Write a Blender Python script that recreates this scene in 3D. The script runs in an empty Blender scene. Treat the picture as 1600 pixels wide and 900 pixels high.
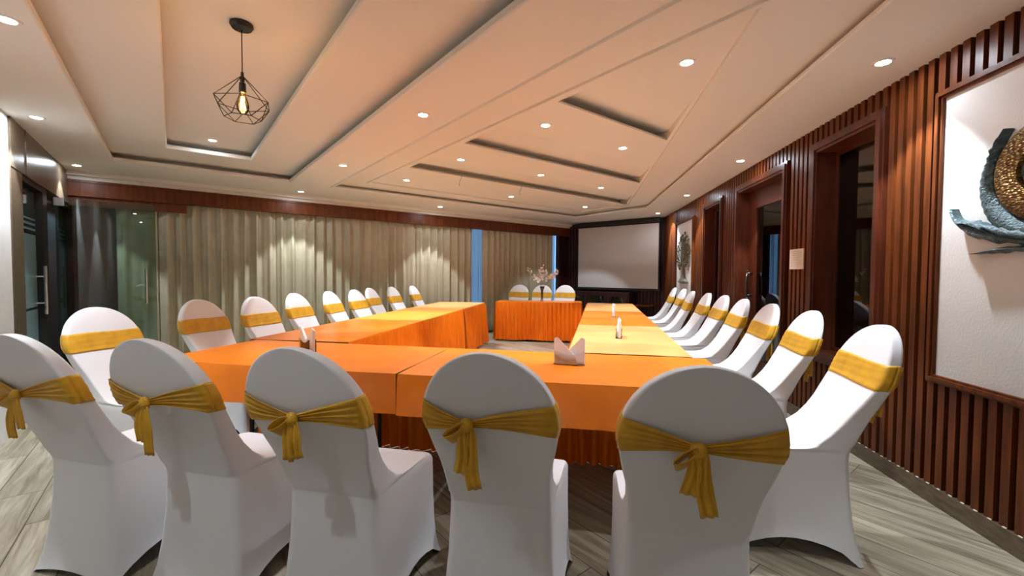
import bpy, bmesh, math, random
from mathutils import Vector, Matrix
from mathutils.geometry import tessellate_polygon
PI = math.pi
sin, cos, rad = math.sin, math.cos, math.radians
scene = bpy.context.scene
COL = scene.collection
random.seed(7)

# ------------------------------------------------------------------ camera
H = 1.27
def camera():
    p, r, y = rad(1.9), rad(0.304), rad(11.505)
    A = Matrix(((1, 0, 0), (0, -sin(p), -cos(p)), (0, cos(p), -sin(p))))
    B = Matrix(((cos(r), -sin(r), 0), (sin(r), cos(r), 0), (0, 0, 1)))
    Y = Matrix(((cos(y), sin(y), 0), (-sin(y), cos(y), 0), (0, 0, 1)))
    M = B @ A @ Y
    cd = bpy.data.cameras.new('camera'); co = bpy.data.objects.new('camera', cd); COL.objects.link(co)
    R = Matrix((M[0], -M[1], -M[2])).transposed()
    co.matrix_world = Matrix.Translation((0, 0, H)) @ R.to_4x4()
    cd.sensor_width = 36; cd.lens = 36 * 667.2 / 1600; cd.clip_start = 0.05; cd.clip_end = 100
    scene.camera = co
camera()

# ------------------------------------------------------------------ world and exposure
scene.view_settings.view_transform = 'Standard'
scene.view_settings.look = 'None'
scene.view_settings.exposure = 0.0
scene.view_settings.gamma = 1.0
scene.view_settings.use_curve_mapping = False
w = bpy.data.worlds.new('World'); scene.world = w; w.use_nodes = True
bg = w.node_tree.nodes['Background']
bg.inputs[0].default_value = (0.30, 0.58, 1.0, 1); bg.inputs[1].default_value = 7.0
LAMP_W = 142.0         # downlight cone
LAMP_GLOW = 230.0      # downlight lens
LAMP_COL = (0.86, 0.95, 1.05)

# ------------------------------------------------------------------ frames of reference
# the ceiling grid, the left partition and the curtain wall share one square grid, turned 40 degrees
GA = rad(40.07)
GC = Vector((sin(GA), cos(GA))); GE = Vector((-cos(GA), sin(GA)))
def ab(a, b, z=0.0):
    p = GC * a + GE * b
    return Vector((p.x, p.y, z))
TW = math.tan(rad(3.979))
def rwx(y): return 1.875 - (y - 2.286) * TW       # x of the right wall's face at depth y
WU = Vector((-sin(rad(3.979)), cos(rad(3.979)), 0)); WN = Vector((-cos(rad(3.979)), -sin(rad(3.979)), 0))
W0 = Vector((1.875, 2.286, 0))
def RW(u, d, z):                                   # right wall: u along it, d out into the room
    return W0 + WU * (u - 2.286) + WN * d + Vector((0, 0, z))
SR = Vector((1.365, 9.55, 0)); SD = Vector((-0.8771, 0.4802, 0)); SN = Vector((-0.4802, -0.8771, 0))
def SW(t, d, z): return SR + SD * t + SN * d + Vector((0, 0, z))
SLEN = 2.496
ZC = 2.49

# ------------------------------------------------------------------ materials
def nt(name):
    m = bpy.data.materials.new(name); m.use_nodes = True
    t = m.node_tree; b = t.nodes['Principled BSDF']
    return m, t, b
def mat(name, col, rough=0.5, metal=0.0, spec=0.5, bump=0.0, bscale=200.0, var=0.0, vscale=6.0, sheen=0.0, stretch=None, aniso=None):
    m, t, b = nt(name)
    b.inputs['Base Color'].default_value = (*col, 1); b.inputs['Roughness'].default_value = rough
    b.inputs['Metallic'].default_value = metal; b.inputs['Specular IOR Level'].default_value = spec
    if sheen:
        b.inputs['Sheen Weight'].default_value = sheen; b.inputs['Sheen Roughness'].default_value = 0.4
        b.inputs['Sheen Tint'].default_value = (*[min(1, c + 0.3) for c in col], 1)
    tc = t.nodes.new('ShaderNodeTexCoord')
    src = tc.outputs['Object']
    if stretch:
        mp = t.nodes.new('ShaderNodeMapping'); mp.inputs['Scale'].default_value = stretch
        t.links.new(src, mp.inputs[0]); src = mp.outputs[0]
    if var:
        n = t.nodes.new('ShaderNodeTexNoise'); n.inputs['Scale'].default_value = vscale; n.inputs['Detail'].default_value = 6
        t.links.new(src, n.inputs[0])
        r = t.nodes.new('ShaderNodeValToRGB')
        r.color_ramp.elements[0].position = 0.3; r.color_ramp.elements[1].position = 0.7
        r.color_ramp.elements[0].color = (*[c * (1 - var) for c in col], 1)
        r.color_ramp.elements[1].color = (*[min(1, c * (1 + var)) for c in col], 1)
        t.links.new(n.outputs[0], r.inputs[0]); t.links.new(r.outputs[0], b.inputs['Base Color'])
    if bump:
        n2 = t.nodes.new('ShaderNodeTexNoise'); n2.inputs['Scale'].default_value = bscale; n2.inputs['Detail'].default_value = 3
        t.links.new(src, n2.inputs[0])
        bp = t.nodes.new('ShaderNodeBump'); bp.inputs['Strength'].default_value = bump; bp.inputs['Distance'].default_value = 0.01
        t.links.new(n2.outputs[0], bp.inputs['Height']); t.links.new(bp.outputs[0], b.inputs['Normal'])
    return m
def glass(name, tint=(1, 1, 1), ior=1.5, rough=0.0):
    m = bpy.data.materials.new(name); m.use_nodes = True; t = m.node_tree; t.nodes.clear()
    o = t.nodes.new('ShaderNodeOutputMaterial'); mx = t.nodes.new('ShaderNodeMixShader')
    tr = t.nodes.new('ShaderNodeBsdfTransparent'); tr.inputs[0].default_value = (*tint, 1)
    g = t.nodes.new('ShaderNodeBsdfGlossy'); g.inputs['Roughness'].default_value = rough
    f = t.nodes.new('ShaderNodeFresnel'); f.inputs[0].default_value = ior
    t.links.new(f.outputs[0], mx.inputs[0]); t.links.new(tr.outputs[0], mx.inputs[1]); t.links.new(g.outputs[0], mx.inputs[2])
    t.links.new(mx.outputs[0], o.inputs[0])
    return m
def emis(name, col, s):
    m, t, b = nt(name)
    b.inputs['Base Color'].default_value = (*col, 1)
    b.inputs['Emission Color'].default_value = (*col, 1); b.inputs['Emission Strength'].default_value = s
    return m
M = {}
M['plaster'] = mat('cream_plaster', (0.79, 0.778, 0.71), 0.75, bump=0.02, bscale=60)
M['whitewall'] = mat('white_plaster', (0.74, 0.76, 0.74), 0.8, bump=0.08, bscale=30, var=0.04)
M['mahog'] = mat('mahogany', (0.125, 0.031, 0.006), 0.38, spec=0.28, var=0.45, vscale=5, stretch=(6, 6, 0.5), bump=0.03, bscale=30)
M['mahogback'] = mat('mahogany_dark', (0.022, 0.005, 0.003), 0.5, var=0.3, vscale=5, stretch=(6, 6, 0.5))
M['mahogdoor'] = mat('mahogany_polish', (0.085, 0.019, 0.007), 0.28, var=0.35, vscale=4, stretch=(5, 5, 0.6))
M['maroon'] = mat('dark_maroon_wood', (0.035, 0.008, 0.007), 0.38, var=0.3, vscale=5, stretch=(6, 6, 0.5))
M['bronze'] = mat('bronze_laminate', (0.15, 0.108, 0.068), 0.28, metal=0.3, var=0.15, vscale=8, stretch=(1, 1, 8))
M['black'] = mat('black_metal', (0.012, 0.011, 0.010), 0.4)
M['blackmatte'] = mat('black_fabric', (0.008, 0.008, 0.008), 0.8)
M['chrome'] = mat('brushed_steel', (0.75, 0.75, 0.75), 0.22, metal=1.0)
M['iron'] = mat('aged_iron', (0.09, 0.07, 0.055), 0.3, metal=0.9)
M['steelleg'] = mat('chair_leg_metal', (0.05, 0.045, 0.04), 0.4, metal=0.6)
M['white'] = mat('white_spandex', (0.80, 0.80, 0.81), 0.55, spec=0.35, bump=0.05, bscale=500, sheen=0.15)
M['gold'] = mat('gold_satin', (0.66, 0.35, 0.022), 0.42, spec=0.4, bump=0.05, bscale=300, sheen=0.15, var=0.12, vscale=18)
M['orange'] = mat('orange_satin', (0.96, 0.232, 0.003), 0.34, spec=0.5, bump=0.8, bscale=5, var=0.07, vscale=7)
M['golden'] = mat('orange_satin_golden_sheen', (0.95, 0.38, 0.035), 0.36, spec=0.5, bump=0.6, bscale=5, var=0.06, vscale=7)  # orange cloth with its satin sheen put into the base colour
M['pale'] = mat('orange_satin_pale_sheen', (0.97, 0.465, 0.145), 0.36, spec=0.5, bump=0.6, bscale=5, var=0.06, vscale=7)  # stronger sheen of the ceiling lamps painted as a paler cloth colour
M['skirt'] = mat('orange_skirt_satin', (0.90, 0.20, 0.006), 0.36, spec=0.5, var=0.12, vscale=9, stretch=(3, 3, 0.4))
M['curtain'] = mat('beige_satin', (0.43, 0.385, 0.265), 0.38, spec=0.55, bump=0.08, bscale=14, var=0.07, vscale=9)
def sheer_mat():
    m = bpy.data.materials.new('sheer_voile'); m.use_nodes = True; t = m.node_tree; t.nodes.clear()
    o = t.nodes.new('ShaderNodeOutputMaterial'); mx = t.nodes.new('ShaderNodeMixShader'); mx.inputs[0].default_value = 0.5
    a = t.nodes.new('ShaderNodeBsdfTransparent'); a.inputs[0].default_value = (0.9, 0.94, 1, 1); b = t.nodes.new('ShaderNodeBsdfTranslucent'); b.inputs[0].default_value = (0.85, 0.9, 0.95, 1)
    t.links.new(a.outputs[0], mx.inputs[1]); t.links.new(b.outputs[0], mx.inputs[2]); t.links.new(mx.outputs[0], o.inputs[0]); return m
M['sheer'] = sheer_mat()
M['screen'] = mat('projection_fabric', (0.62, 0.58, 0.55), 0.9)
M['canvas'] = mat('white_canvas', (0.73, 0.73, 0.71), 0.85, bump=0.12, bscale=90, var=0.03, vscale=3)
M['paper'] = mat('napkin_paper', (0.93, 0.92, 0.92), 0.8)
M['paperprint'] = mat('grey_print', (0.45, 0.40, 0.36), 0.8)
M['notice'] = mat('notice_paper', (0.78, 0.68, 0.58), 0.6)
M['acrylic'] = glass('clear_acrylic', (0.97, 0.96, 0.95), 1.45)
M['amber'] = mat('brown_acrylic', (0.18, 0.055, 0.012), 0.2)
M['pane'] = glass('window_glass', (0.62, 0.62, 0.60), 1.9)
M['doorglass'] = glass('green_door_glass', (0.55, 0.66, 0.60), 1.8)
M['frost'] = mat('frosted_glass', (0.17, 0.29, 0.32), 0.35)
M['clearband'] = mat('dark_glass_band', (0.035, 0.05, 0.055), 0.08)
M['vaseglass'] = glass('vase_glass', (0.90, 0.90, 0.88), 1.4)
M['teal'] = mat('verdigris_metal', (0.065, 0.11, 0.12), 0.5, metal=0.2, var=0.5, vscale=45, bump=0.8, bscale=110)
M['olive'] = mat('dark_olive_metal', (0.16, 0.135, 0.085), 0.5, metal=0.1, var=0.4, vscale=20, bump=0.3, bscale=60)
M['petal'] = mat('cream_petals', (0.95, 0.92, 0.86), 0.6)
M['petalpink'] = mat('blush_petals', (0.90, 0.70, 0.58), 0.6)
M['twig'] = mat('brown_twig', (0.10, 0.06, 0.03), 0.7)
M['lens'] = emis('lamp_lens', LAMP_COL, LAMP_GLOW)
M['trimwhite'] = mat('white_trim', (0.8, 0.78, 0.74), 0.4)
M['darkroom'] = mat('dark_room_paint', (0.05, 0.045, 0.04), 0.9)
M['tablewood'] = mat('table_board', (0.25, 0.17, 0.10), 0.5, var=0.15)
M['equipment'] = mat('grey_equipment', (0.10, 0.11, 0.11), 0.4)
def disc_mat():
    m, t, b = nt('hammered_gold')
    b.inputs['Metallic'].default_value = 0.75; b.inputs['Roughness'].default_value = 0.42
    tc = t.nodes.new('ShaderNodeTexCoord'); v = t.nodes.new('ShaderNodeTexVoronoi'); v.inputs['Scale'].default_value = 105
    mp = t.nodes.new('ShaderNodeMapping'); mp.inputs['Scale'].default_value = (0.5, 0.5, 1)
    t.links.new(tc.outputs['Object'], mp.inputs[0]); t.links.new(mp.outputs[0], v.inputs['Vector'])
    r = t.nodes.new('ShaderNodeValToRGB'); r.color_ramp.elements[0].color = (0.38, 0.24, 0.05, 1); r.color_ramp.elements[1].color = (0.12, 0.06, 0.012, 1)
    r.color_ramp.elements[1].position = 0.55
    t.links.new(v.outputs['Distance'], r.inputs[0]); t.links.new(r.outputs[0], b.inputs['Base Color'])
    bp = t.nodes.new('ShaderNodeBump'); bp.invert = True; bp.inputs['Strength'].default_value = 0.8; bp.inputs['Distance'].default_value = 0.01
    t.links.new(v.outputs['Distance'], bp.inputs['Height']); t.links.new(bp.outputs[0], b.inputs['Normal'])
    return m
M['disc'] = disc_mat()
def floor_mat(name='plank_tile', dark=1.0, sc=1.0):
    m, t, b = nt(name)
    N, L = t.nodes, t.links
    tc = N.new('ShaderNodeTexCoord'); mp = N.new('ShaderNodeMapping')
    mp.inputs['Rotation'].default_value = (0, 0, rad(-140.0)); L.new(tc.outputs['Object'], mp.inputs[0])
    br = N.new('ShaderNodeTexBrick'); br.inputs['Scale'].default_value = 1.0
    br.inputs['Brick Width'].default_value = 1.2; br.inputs['Row Height'].default_value = 0.2
    br.inputs['Mortar Size'].default_value = 0.0025; br.inputs['Mortar Smooth'].default_value = 0.2
    br.offset = 0.37; br.inputs['Bias'].default_value = 0.0
    br.inputs['Color1'].default_value = (0.22, 0.22, 0.22, 1); br.inputs['Color2'].default_value = (0.85, 0.85, 0.85, 1); br.inputs['Mortar'].default_value = (0.5, 0.5, 0.5, 1)
    L.new(mp.outputs[0], br.inputs[0])
    st = N.new('ShaderNodeMapping'); st.inputs['Scale'].default_value = (1.2, 14, 1); L.new(mp.outputs[0], st.inputs[0])
    ad = N.new('ShaderNodeVectorMath'); ad.operation = 'MULTIPLY_ADD'
    L.new(br.outputs['Color'], ad.inputs[0]); ad.inputs[1].default_value = (37, 11, 5); L.new(st.outputs[0], ad.inputs[2])
    n = N.new('ShaderNodeTexNoise'); n.inputs['Scale'].default_value = 1.6; n.inputs['Detail'].default_value = 8; n.inputs['Roughness'].default_value = 0.6; n.inputs['Distortion'].default_value = 0.6
    L.new(ad.outputs[0], n.inputs[0])
    r = N.new('ShaderNodeValToRGB'); e = r.color_ramp.elements
    e[0].position = 0.28; e[0].color = (0.20 * dark, 0.165 * dark, 0.11 * dark, 1); e[1].position = 0.72; e[1].color = (0.66 * dark, 0.60 * dark, 0.46 * dark, 1)
    x = e.new(0.5); x.color = (0.42 * dark, 0.365 * dark, 0.26 * dark, 1)
    L.new(n.outputs[0], r.inputs[0])
    mx = N.new('ShaderNodeMixRGB'); mx.blend_type = 'MULTIPLY'; mx.inputs[0].default_value = 0.45
    L.new(r.outputs[0], mx.inputs[1]); L.new(br.outputs['Color'], mx.inputs[2])
    mm = N.new('ShaderNodeMixRGB'); L.new(br.outputs['Fac'], mm.inputs[0]); L.new(mx.outputs[0], mm.inputs[1]); mm.inputs[2].default_value = (0.07, 0.055, 0.04, 1)
    L.new(mm.outputs[0], b.inputs['Base Color'])
    b.inputs['Roughness'].default_value = 0.38; b.inputs['Specular IOR Level'].default_value = 0.45
    return m
M['floor'] = floor_mat()
M['basetile'] = mat('brown_tile', (0.13, 0.095, 0.06), 0.35, var=0.35, vscale=5, stretch=(3, 3, 12))

# ------------------------------------------------------------------ mesh helpers
def obj(name, bm, m, parent=None, smooth=False, loc=None):
    me = bpy.data.meshes.new(name)
    bmesh.ops.recalc_face_normals(bm, faces=bm.faces)
    bm.to_mesh(me); bm.free()
    ms = m if isinstance(m, (list, tuple)) else [m]
    for q in ms: me.materials.append(M[q])
    if smooth:
        for p in me.polygons: p.use_smooth = True
        if smooth != True:
            me.set_sharp_from_angle(angle=rad(smooth))
    o = bpy.data.objects.new(name, me); COL.objects.link(o)
    if parent is not None: o.parent = parent
    if loc is not None: o.location = loc
    return o
def thing(name, label, cat, loc=(0, 0, 0), rz=0.0, group=None):
    o = bpy.data.objects.new(name, None); COL.objects.link(o); o.empty_display_size = 0.1
    o.location = loc; o.rotation_euler = (0, 0, rz)
    o['label'] = label; o['category'] = cat
    if group: o['group'] = group
    return o
def tag(o, label, cat, group=None, kind=None):
    o['label'] = label; o['category'] = cat
    if group: o['group'] = group
    if kind: o['kind'] = kind
    return o
def struct(name, bm, m, parent=None, smooth=False, label=None, cat=None):
    o = obj(name, bm, m, parent, smooth)
    if parent is None:
        o['kind'] = 'structure'
        if label: o['label'] = label
        if cat: o['category'] = cat
    return o
def tree_copy(o, parent=None):
    c = o.copy(); COL.objects.link(c)
    if parent is not None: c.parent = parent
    for ch in list(o.children): tree_copy(ch, c)
    return c
BM = bmesh.new
def quad(bm, *ps, mi=0):
    f = bm.faces.new([bm.verts.new(p) for p in ps]); f.material_index = mi; return f
def hexa(bm, p, mi=0):     # p: 8 points, bottom 4 then top 4
    v = [bm.verts.new(q) for q in p]
    for idx in ((3, 2, 1, 0), (4, 5, 6, 7), (0, 1, 5, 4), (1, 2, 6, 5), (2, 3, 7, 6), (3, 0, 4, 7)):
        f = bm.faces.new([v[i] for i in idx]); f.material_index = mi
def box(bm, x0, x1, y0, y1, z0, z1, mi=0, F=None):
    g = F or (lambda x, y, z: Vector((x, y, z)))
    hexa(bm, [g(x0, y0, z0), g(x1, y0, z0), g(x1, y1, z0), g(x0, y1, z0), g(x0, y0, z1), g(x1, y0, z1), g(x1, y1, z1), g(x0, y1, z1)], mi)
def bevel(bm, w, seg=2):
    bmesh.ops.bevel(bm, geom=[e for e in bm.edges], offset=w, segments=seg, affect='EDGES', profile=0.5)
def grid(bm, rows, closed=False, mi=0):
    V = [[bm.verts.new(p) for p in r] for r in rows]
    n = len(V[0])
    for i in range(len(V) - 1):
        for j in range(n if closed else n - 1):
            k = (j + 1) % n
            try:
                f = bm.faces.new((V[i][j], V[i][k], V[i + 1][k], V[i + 1][j])); f.material_index = mi
            except ValueError: pass
    return V
def tube(bm, pts, r, n=8, mi=0, cap=True):
    pts = [Vector(p) for p in pts]; rs = r if isinstance(r, (list, tuple)) else [r] * len(pts)
    rows = []; up = None
    for i, p in enumerate(pts):
        d = (pts[min(i + 1, len(pts) - 1)] - pts[max(i - 1, 0)]).normalized()
        if up is None:
            up = Vector((0, 0, 1)) if abs(d.z) < 0.9 else Vector((1, 0, 0))
        a = d.cross(up)
        if a.length < 1e-5: a = d.cross(Vector((0, 1, 0.3)))
        a.normalize(); b = d.cross(a).normalized(); up = -b if False else up
        rows.append([p + (a * cos(2 * PI * k / n) + b * sin(2 * PI * k / n)) * rs[i] for k in range(n)])
    V = grid(bm, rows, True, mi)
    if cap:
        for r_ in (V[0], V[-1]):
            try: bm.faces.new(r_).material_index = mi
            except ValueError: pass
def lathe(bm, prof, n=24, c=(0, 0, 0), mi=0, F=None):
    c = Vector(c); rows = []
    for r, z in prof:
        rows.append([(F(r * cos(2 * PI * k / n), r * sin(2 * PI * k / n), z) if F else c + Vector((r * cos(2 * PI * k / n), r * sin(2 * PI * k / n), z))) for k in range(n)])
    V = grid(bm, rows, True, mi)
    for r_ in (V[0], V[-1]):
        try: bm.faces.new(r_).material_index = mi
        except ValueError: pass
def polyfill(bm, loops, z=None, mi=0):
    flat = [Vector(p) for l in loops for p in l]
    vs = [bm.verts.new(p) for p in flat]
    for t in tessellate_polygon([[Vector((p[0], p[1], 0)) for p in l] for l in loops]):
        try: bm.faces.new([vs[i] for i in t]).material_index = mi
        except ValueError: pass
def prism(bm, outline, F, d0, d1, mi=0):   # outline (s,t) polygon extruded from d0 to d1 through F(s,d,t)
    a = [bm.verts.new(F(s, d0, t)) for s, t in outline]; b = [bm.verts.new(F(s, d1, t)) for s, t in outline]
    n = len(a)
    for i in range(n): bm.faces.new((a[i], a[(i + 1) % n], b[(i + 1) % n], b[i])).material_index = mi
    for vs, fl in ((a, 1), (b, 0)):
        for t in tessellate_polygon([[Vector((s, tt, 0)) for s, tt in outline]]):
            try: bm.faces.new([vs[i] for i in t]).material_index = mi
            except ValueError: pass

# ------------------------------------------------------------------ room shell
YB = -1.6
LB = (-0.7652 - YB) / -0.6438   # b of the left wall where it meets the back wall
LB = -(-YB - 0.7652) / 0.6438
CB = 7.62                        # wall plane behind the curtains
CF = 7.45                        # face of pelmet and cornice
pBL = ab(-1, LB); pBL = Vector((pBL.x, YB, 0)); pBR = Vector((rwx(YB), YB, 0))
pC = SW(SLEN + 0.08, 0, 0); pLC = ab(-1, CB)
outer = [pBL, pBR, SR, pC, pLC]
cen = Vector((-0.6, 4.5, 0))
outer = [p + (p - cen).normalized() * 0.13 for p in outer]
bm = BM(); polyfill(bm, [outer]); struct('floor', bm, 'floor')

# ceiling with its two trays
def up(l, z): return [Vector((p.x, p.y, z)) for p in l]
def rect(a0, a1, b0, b1, z=0): return [ab(a0, b0, z), ab(a1, b0, z), ab(a1, b1, z), ab(a0, b1, z)]
def ring(bm, l0, l1):
    n = len(l0)
    for i in range(n): quad(bm, l0[i], l0[(i + 1) % n], l1[(i + 1) % n], l1[i])
def rl(b): return 2.26 + (b - 0.974) / 0.91     # right limit of the sloping bays
bm = BM()
def lipped(bm, poly_fn, z0, z1, lip=0.042, back=0.16):
    """tray edge: thin hanging lip with an open cove slot behind it"""
    ring(bm, poly_fn(0.008, z0), poly_fn(0.0, z0 + 0.006))
    ring(bm, poly_fn(0.0, z0 + 0.006), poly_fn(0.0, z0 + lip))
    ring(bm, poly_fn(0.0, z0 + lip), poly_fn(back, z0 + lip))
    ring(bm, poly_fn(back, z0 + lip), poly_fn(back, z1))
L1 = lambda g, z: rect(-0.50 - g, 1.255 + g, -0.25 - g, 6.45 + g, z)
L2 = lambda g, z: rect(-0.03 - g, 0.74 + g, 0.55 - g, 5.90 + g, z)
def Rp(g, z):
    return [ab(1.80 - g, -0.22 - g * 2.4, z), ab(1.80 - g, 6.41 + g, z), ab(6.83 + g, 6.41 + g, z), ab(6.83 + g, 4.64 - g * 0.4, z)]
def Rq(g, z):
    return [ab(2.19 - g, 0.865 - g * 2.4, z), ab(2.19 - g, 6.06 + g, z), ab(6.6 + g, 6.06 + g, z), ab(6.6 + g, 4.88 - g * 0.4, z)]
Z1, Z2 = 2.555, 2.575
polyfill(bm, [up(outer, ZC), L1(0.008, ZC), Rp(0.008, ZC)])
lipped(bm, L1, ZC, 2.59); ring(bm, L1(0.16, 2.59), L2(0.008, 2.59))
lipped(bm, L2, 2.59, 2.69); polyfill(bm, [L2(0.16, 2.69)])
lipped(bm, Rp, ZC, Z1, 0.026, 0.08)
ring(bm, Rq(0, Z1), Rq(0, Z2)); ring(bm, Rp(0.08, Z1), Rq(0, Z1))
bays = []
for bk in (2.36, 3.70, 4.98):
    b0 = bk - 0.65
    bays.append([ab(2.305, b0, Z2), ab(rl(b0), b0, Z2), ab(rl(bk), bk, Z2), ab(2.305, bk, Z2)])
def rq(b): return min(6.6, 2.19 + (b - 0.865) * 1.0984)
bs = [0.865, 1.71, 2.36, 3.05, 3.70, 4.33, 4.88, 4.98, 6.06]
for c0, c1 in zip(bs[:-1], bs[1:]):
    if any(bk - 0.651 < c0 and c1 < bk + 0.001 for bk in (2.36, 3.70, 4.98)):
        quad(bm, ab(2.19, c0, Z2), ab(2.305, c0, Z2), ab(2.305, c1, Z2), ab(2.19, c1, Z2))
        quad(bm, ab(rl(c0), c0, Z2), ab(rq(c0) + 1e-4, c0, Z2), ab(rq(c1) + 1e-4, c1, Z2), ab(rl(c1), c1, Z2))
    else:
        quad(bm, ab(2.19, c0, Z2), ab(rq(c0) + 1e-4, c0, Z2), ab(rq(c1), c1, Z2), ab(2.19, c1, Z2))
for q in bays:
    t2 = Vector((0, 0, 0.088)); a, b, c, d = q
    bk_ = ab(0, 0.13, 0); lp = Vector((0, 0, 0.016))
    quad(bm, a, b, c + t2, d + t2); quad(bm, d + t2, c + t2, c + t2 + bk_, d + t2 + bk_)
    quad(bm, d, c, c + lp, d + lp); quad(bm, d + lp, c + lp, c + lp + bk_, d + lp + bk_); quad(bm, d + lp + bk_, c + lp + bk_, c + t2 + bk_, d + t2 + bk_)
    quad(bm, d + lp, d + t2, d + t2 + bk_, d + lp + bk_); quad(bm, c + lp, c + t2, c + t2 + bk_, c + lp + bk_)
    bm.faces.new([bm.verts.new(p) for p in (a, d + t2, d)]); bm.faces.new([bm.verts.new(p) for p in (b, c, c + t2)])
# slab above so that no light leaks
for (p, q, z, n_) in ((ab(1.785, -0.1, 0), ab(1.785, 6.41, 0), ZC, -GC), (ab(2.19, 0.2, 0), ab(2.19, 6.06, 0), Z1, -GC), (ab(2.36, 0.985, 0), ab(6.55, 4.80, 0), Z2, Vector((0.74, -0.674)).normalized())):
    d_ = (q - p).normalized(); o_ = Vector((d_.y, -d_.x, 0)) * 0.014
    hexa(bm, [p - o_ + Vector((0, 0, z - 0.016)), q - o_ + Vector((0, 0, z - 0.016)), q + o_ + Vector((0, 0, z - 0.016)), p + o_ + Vector((0, 0, z - 0.016)),
              p - o_ * 1.5 + Vector((0, 0, z + 0.002)), q - o_ * 1.5 + Vector((0, 0, z + 0.002)), q + o_ * 1.5 + Vector((0, 0, z + 0.002)), p + o_ * 1.5 + Vector((0, 0, z + 0.002))])
struct('ceiling', bm, 'plaster')
bm = BM(); polyfill(bm, [up(outer, 2.80)])
for i in range(5):
    p, q = outer[i], outer[(i + 1) % 5]
    quad(bm, Vector((p.x, p.y, ZC)), Vector((q.x, q.y, ZC)), Vector((q.x, q.y, 2.8)), Vector((p.x, p.y, 2.8)))
struct('ceiling_slab', bm, 'plaster')
# cornice over the curtains
bm = BM()
for (b0, z0) in ((7.36, 2.44), (CF - 0.02, 2.395)):
    box(bm, -1, 7.72, b0, CB, z0, ZC, F=ab)
struct('trim_1', bm, 'plaster')

# walls: left (white plaster) and back
def wall_slab(bm, p, q, z0, z1, th=0.12, mi=0):
    d = (q - p).normalized(); n = Vector((d.y, -d.x, 0)) * th
    hexa(bm, [p + Vector((0, 0, z0)), q + Vector((0, 0, z0)), q + n + Vector((0, 0, z0)), p + n + Vector((0, 0, z0)),
              p + Vector((0, 0, z1)), q + Vector((0, 0, z1)), q + n + Vector((0, 0, z1)), p + n + Vector((0, 0, z1))], mi)
bm = BM(); wall_slab(bm, ab(-1, 5.12), ab(-1, LB - 0.2), 0, ZC, 0.15); struct('wall_left', bm, 'whitewall')
bm = BM(); wall_slab(bm, Vector((pBL.x - 0.3, YB, 0)), Vector((pBR.x + 0.3, YB, 0)), 0, ZC, 0.12); struct('wall_back', bm, 'whitewall')

# ------------------------------------------------------------------ right wall: slatted mahogany with openings
OPEN = [('panel', 1.72, 2.82, 0.68, 2.28), ('win', 3.21, 4.05, 0.57, 2.36), ('door', 4.45, 5.69, 0.0, 2.34), ('win', 6.15, 6.95, 0.57, 2.325), ('art', 7.45, 8.60, 0.70, 2.24)]
UEND = 9.56
bm = BM()
us = sorted({-1.9, UEND} | {o[1] for o in OPEN} | {o[2] for o in OPEN})
for u0, u1 in zip(us[:-1], us[1:]):
    o = next((o for o in OPEN if abs(o[1] - u0) < 1e-6), None)
    if o is None or o[0] in ('panel', 'art'): box(bm, u0, u1, -0.16, -0.02, 0, ZC, 1, F=RW)
    else:
        box(bm, u0, u1, -0.16, -0.02, o[4], ZC, 1, F=RW)
        if o[3] > 0: box(bm, u0, u1, -0.16, -0.02, 0, o[3], 1, F=RW)
k = 0; u = -1.86
while u < 8.6:
    zs = [(0.10, ZC)]
    for o in OPEN:
        if u + 0.042 > o[1] and u < o[2]:
            zs = [(0.10, o[3]), (o[4], ZC)]
    for z0, z1 in zs:
        if z1 - z0 > 0.06: box(bm, u, u + 0.042, -0.02, 0.004, z0, z1, 0, F=RW)
    u += 0.0715
for u0, u1 in ((8.62, 8.93), (8.96, 9.27), (9.30, UEND)):
    box(bm, u0, u1, -0.02, 0.012, 0.1, ZC, 0, F=RW)
struct('wall_right', bm, ['mahog', 'mahogback'])
bm = BM(); box(bm, -1.9, 4.45, -0.02, 0.012, 0, 0.10, F=RW); box(bm, 5.69, UEND, -0.02, 0.012, 0, 0.10, F=RW)
struct('baseboard_right', bm, 'basetile')
bm = BM(); u = -1.86
while u < 3.5:
    box(bm, u + 0.002, u + 0.020, 0.001, 0.010, 0.1, 0.104, F=RW); u += 0.0715
struct('trim_2', bm, 'trimwhite')

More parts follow.
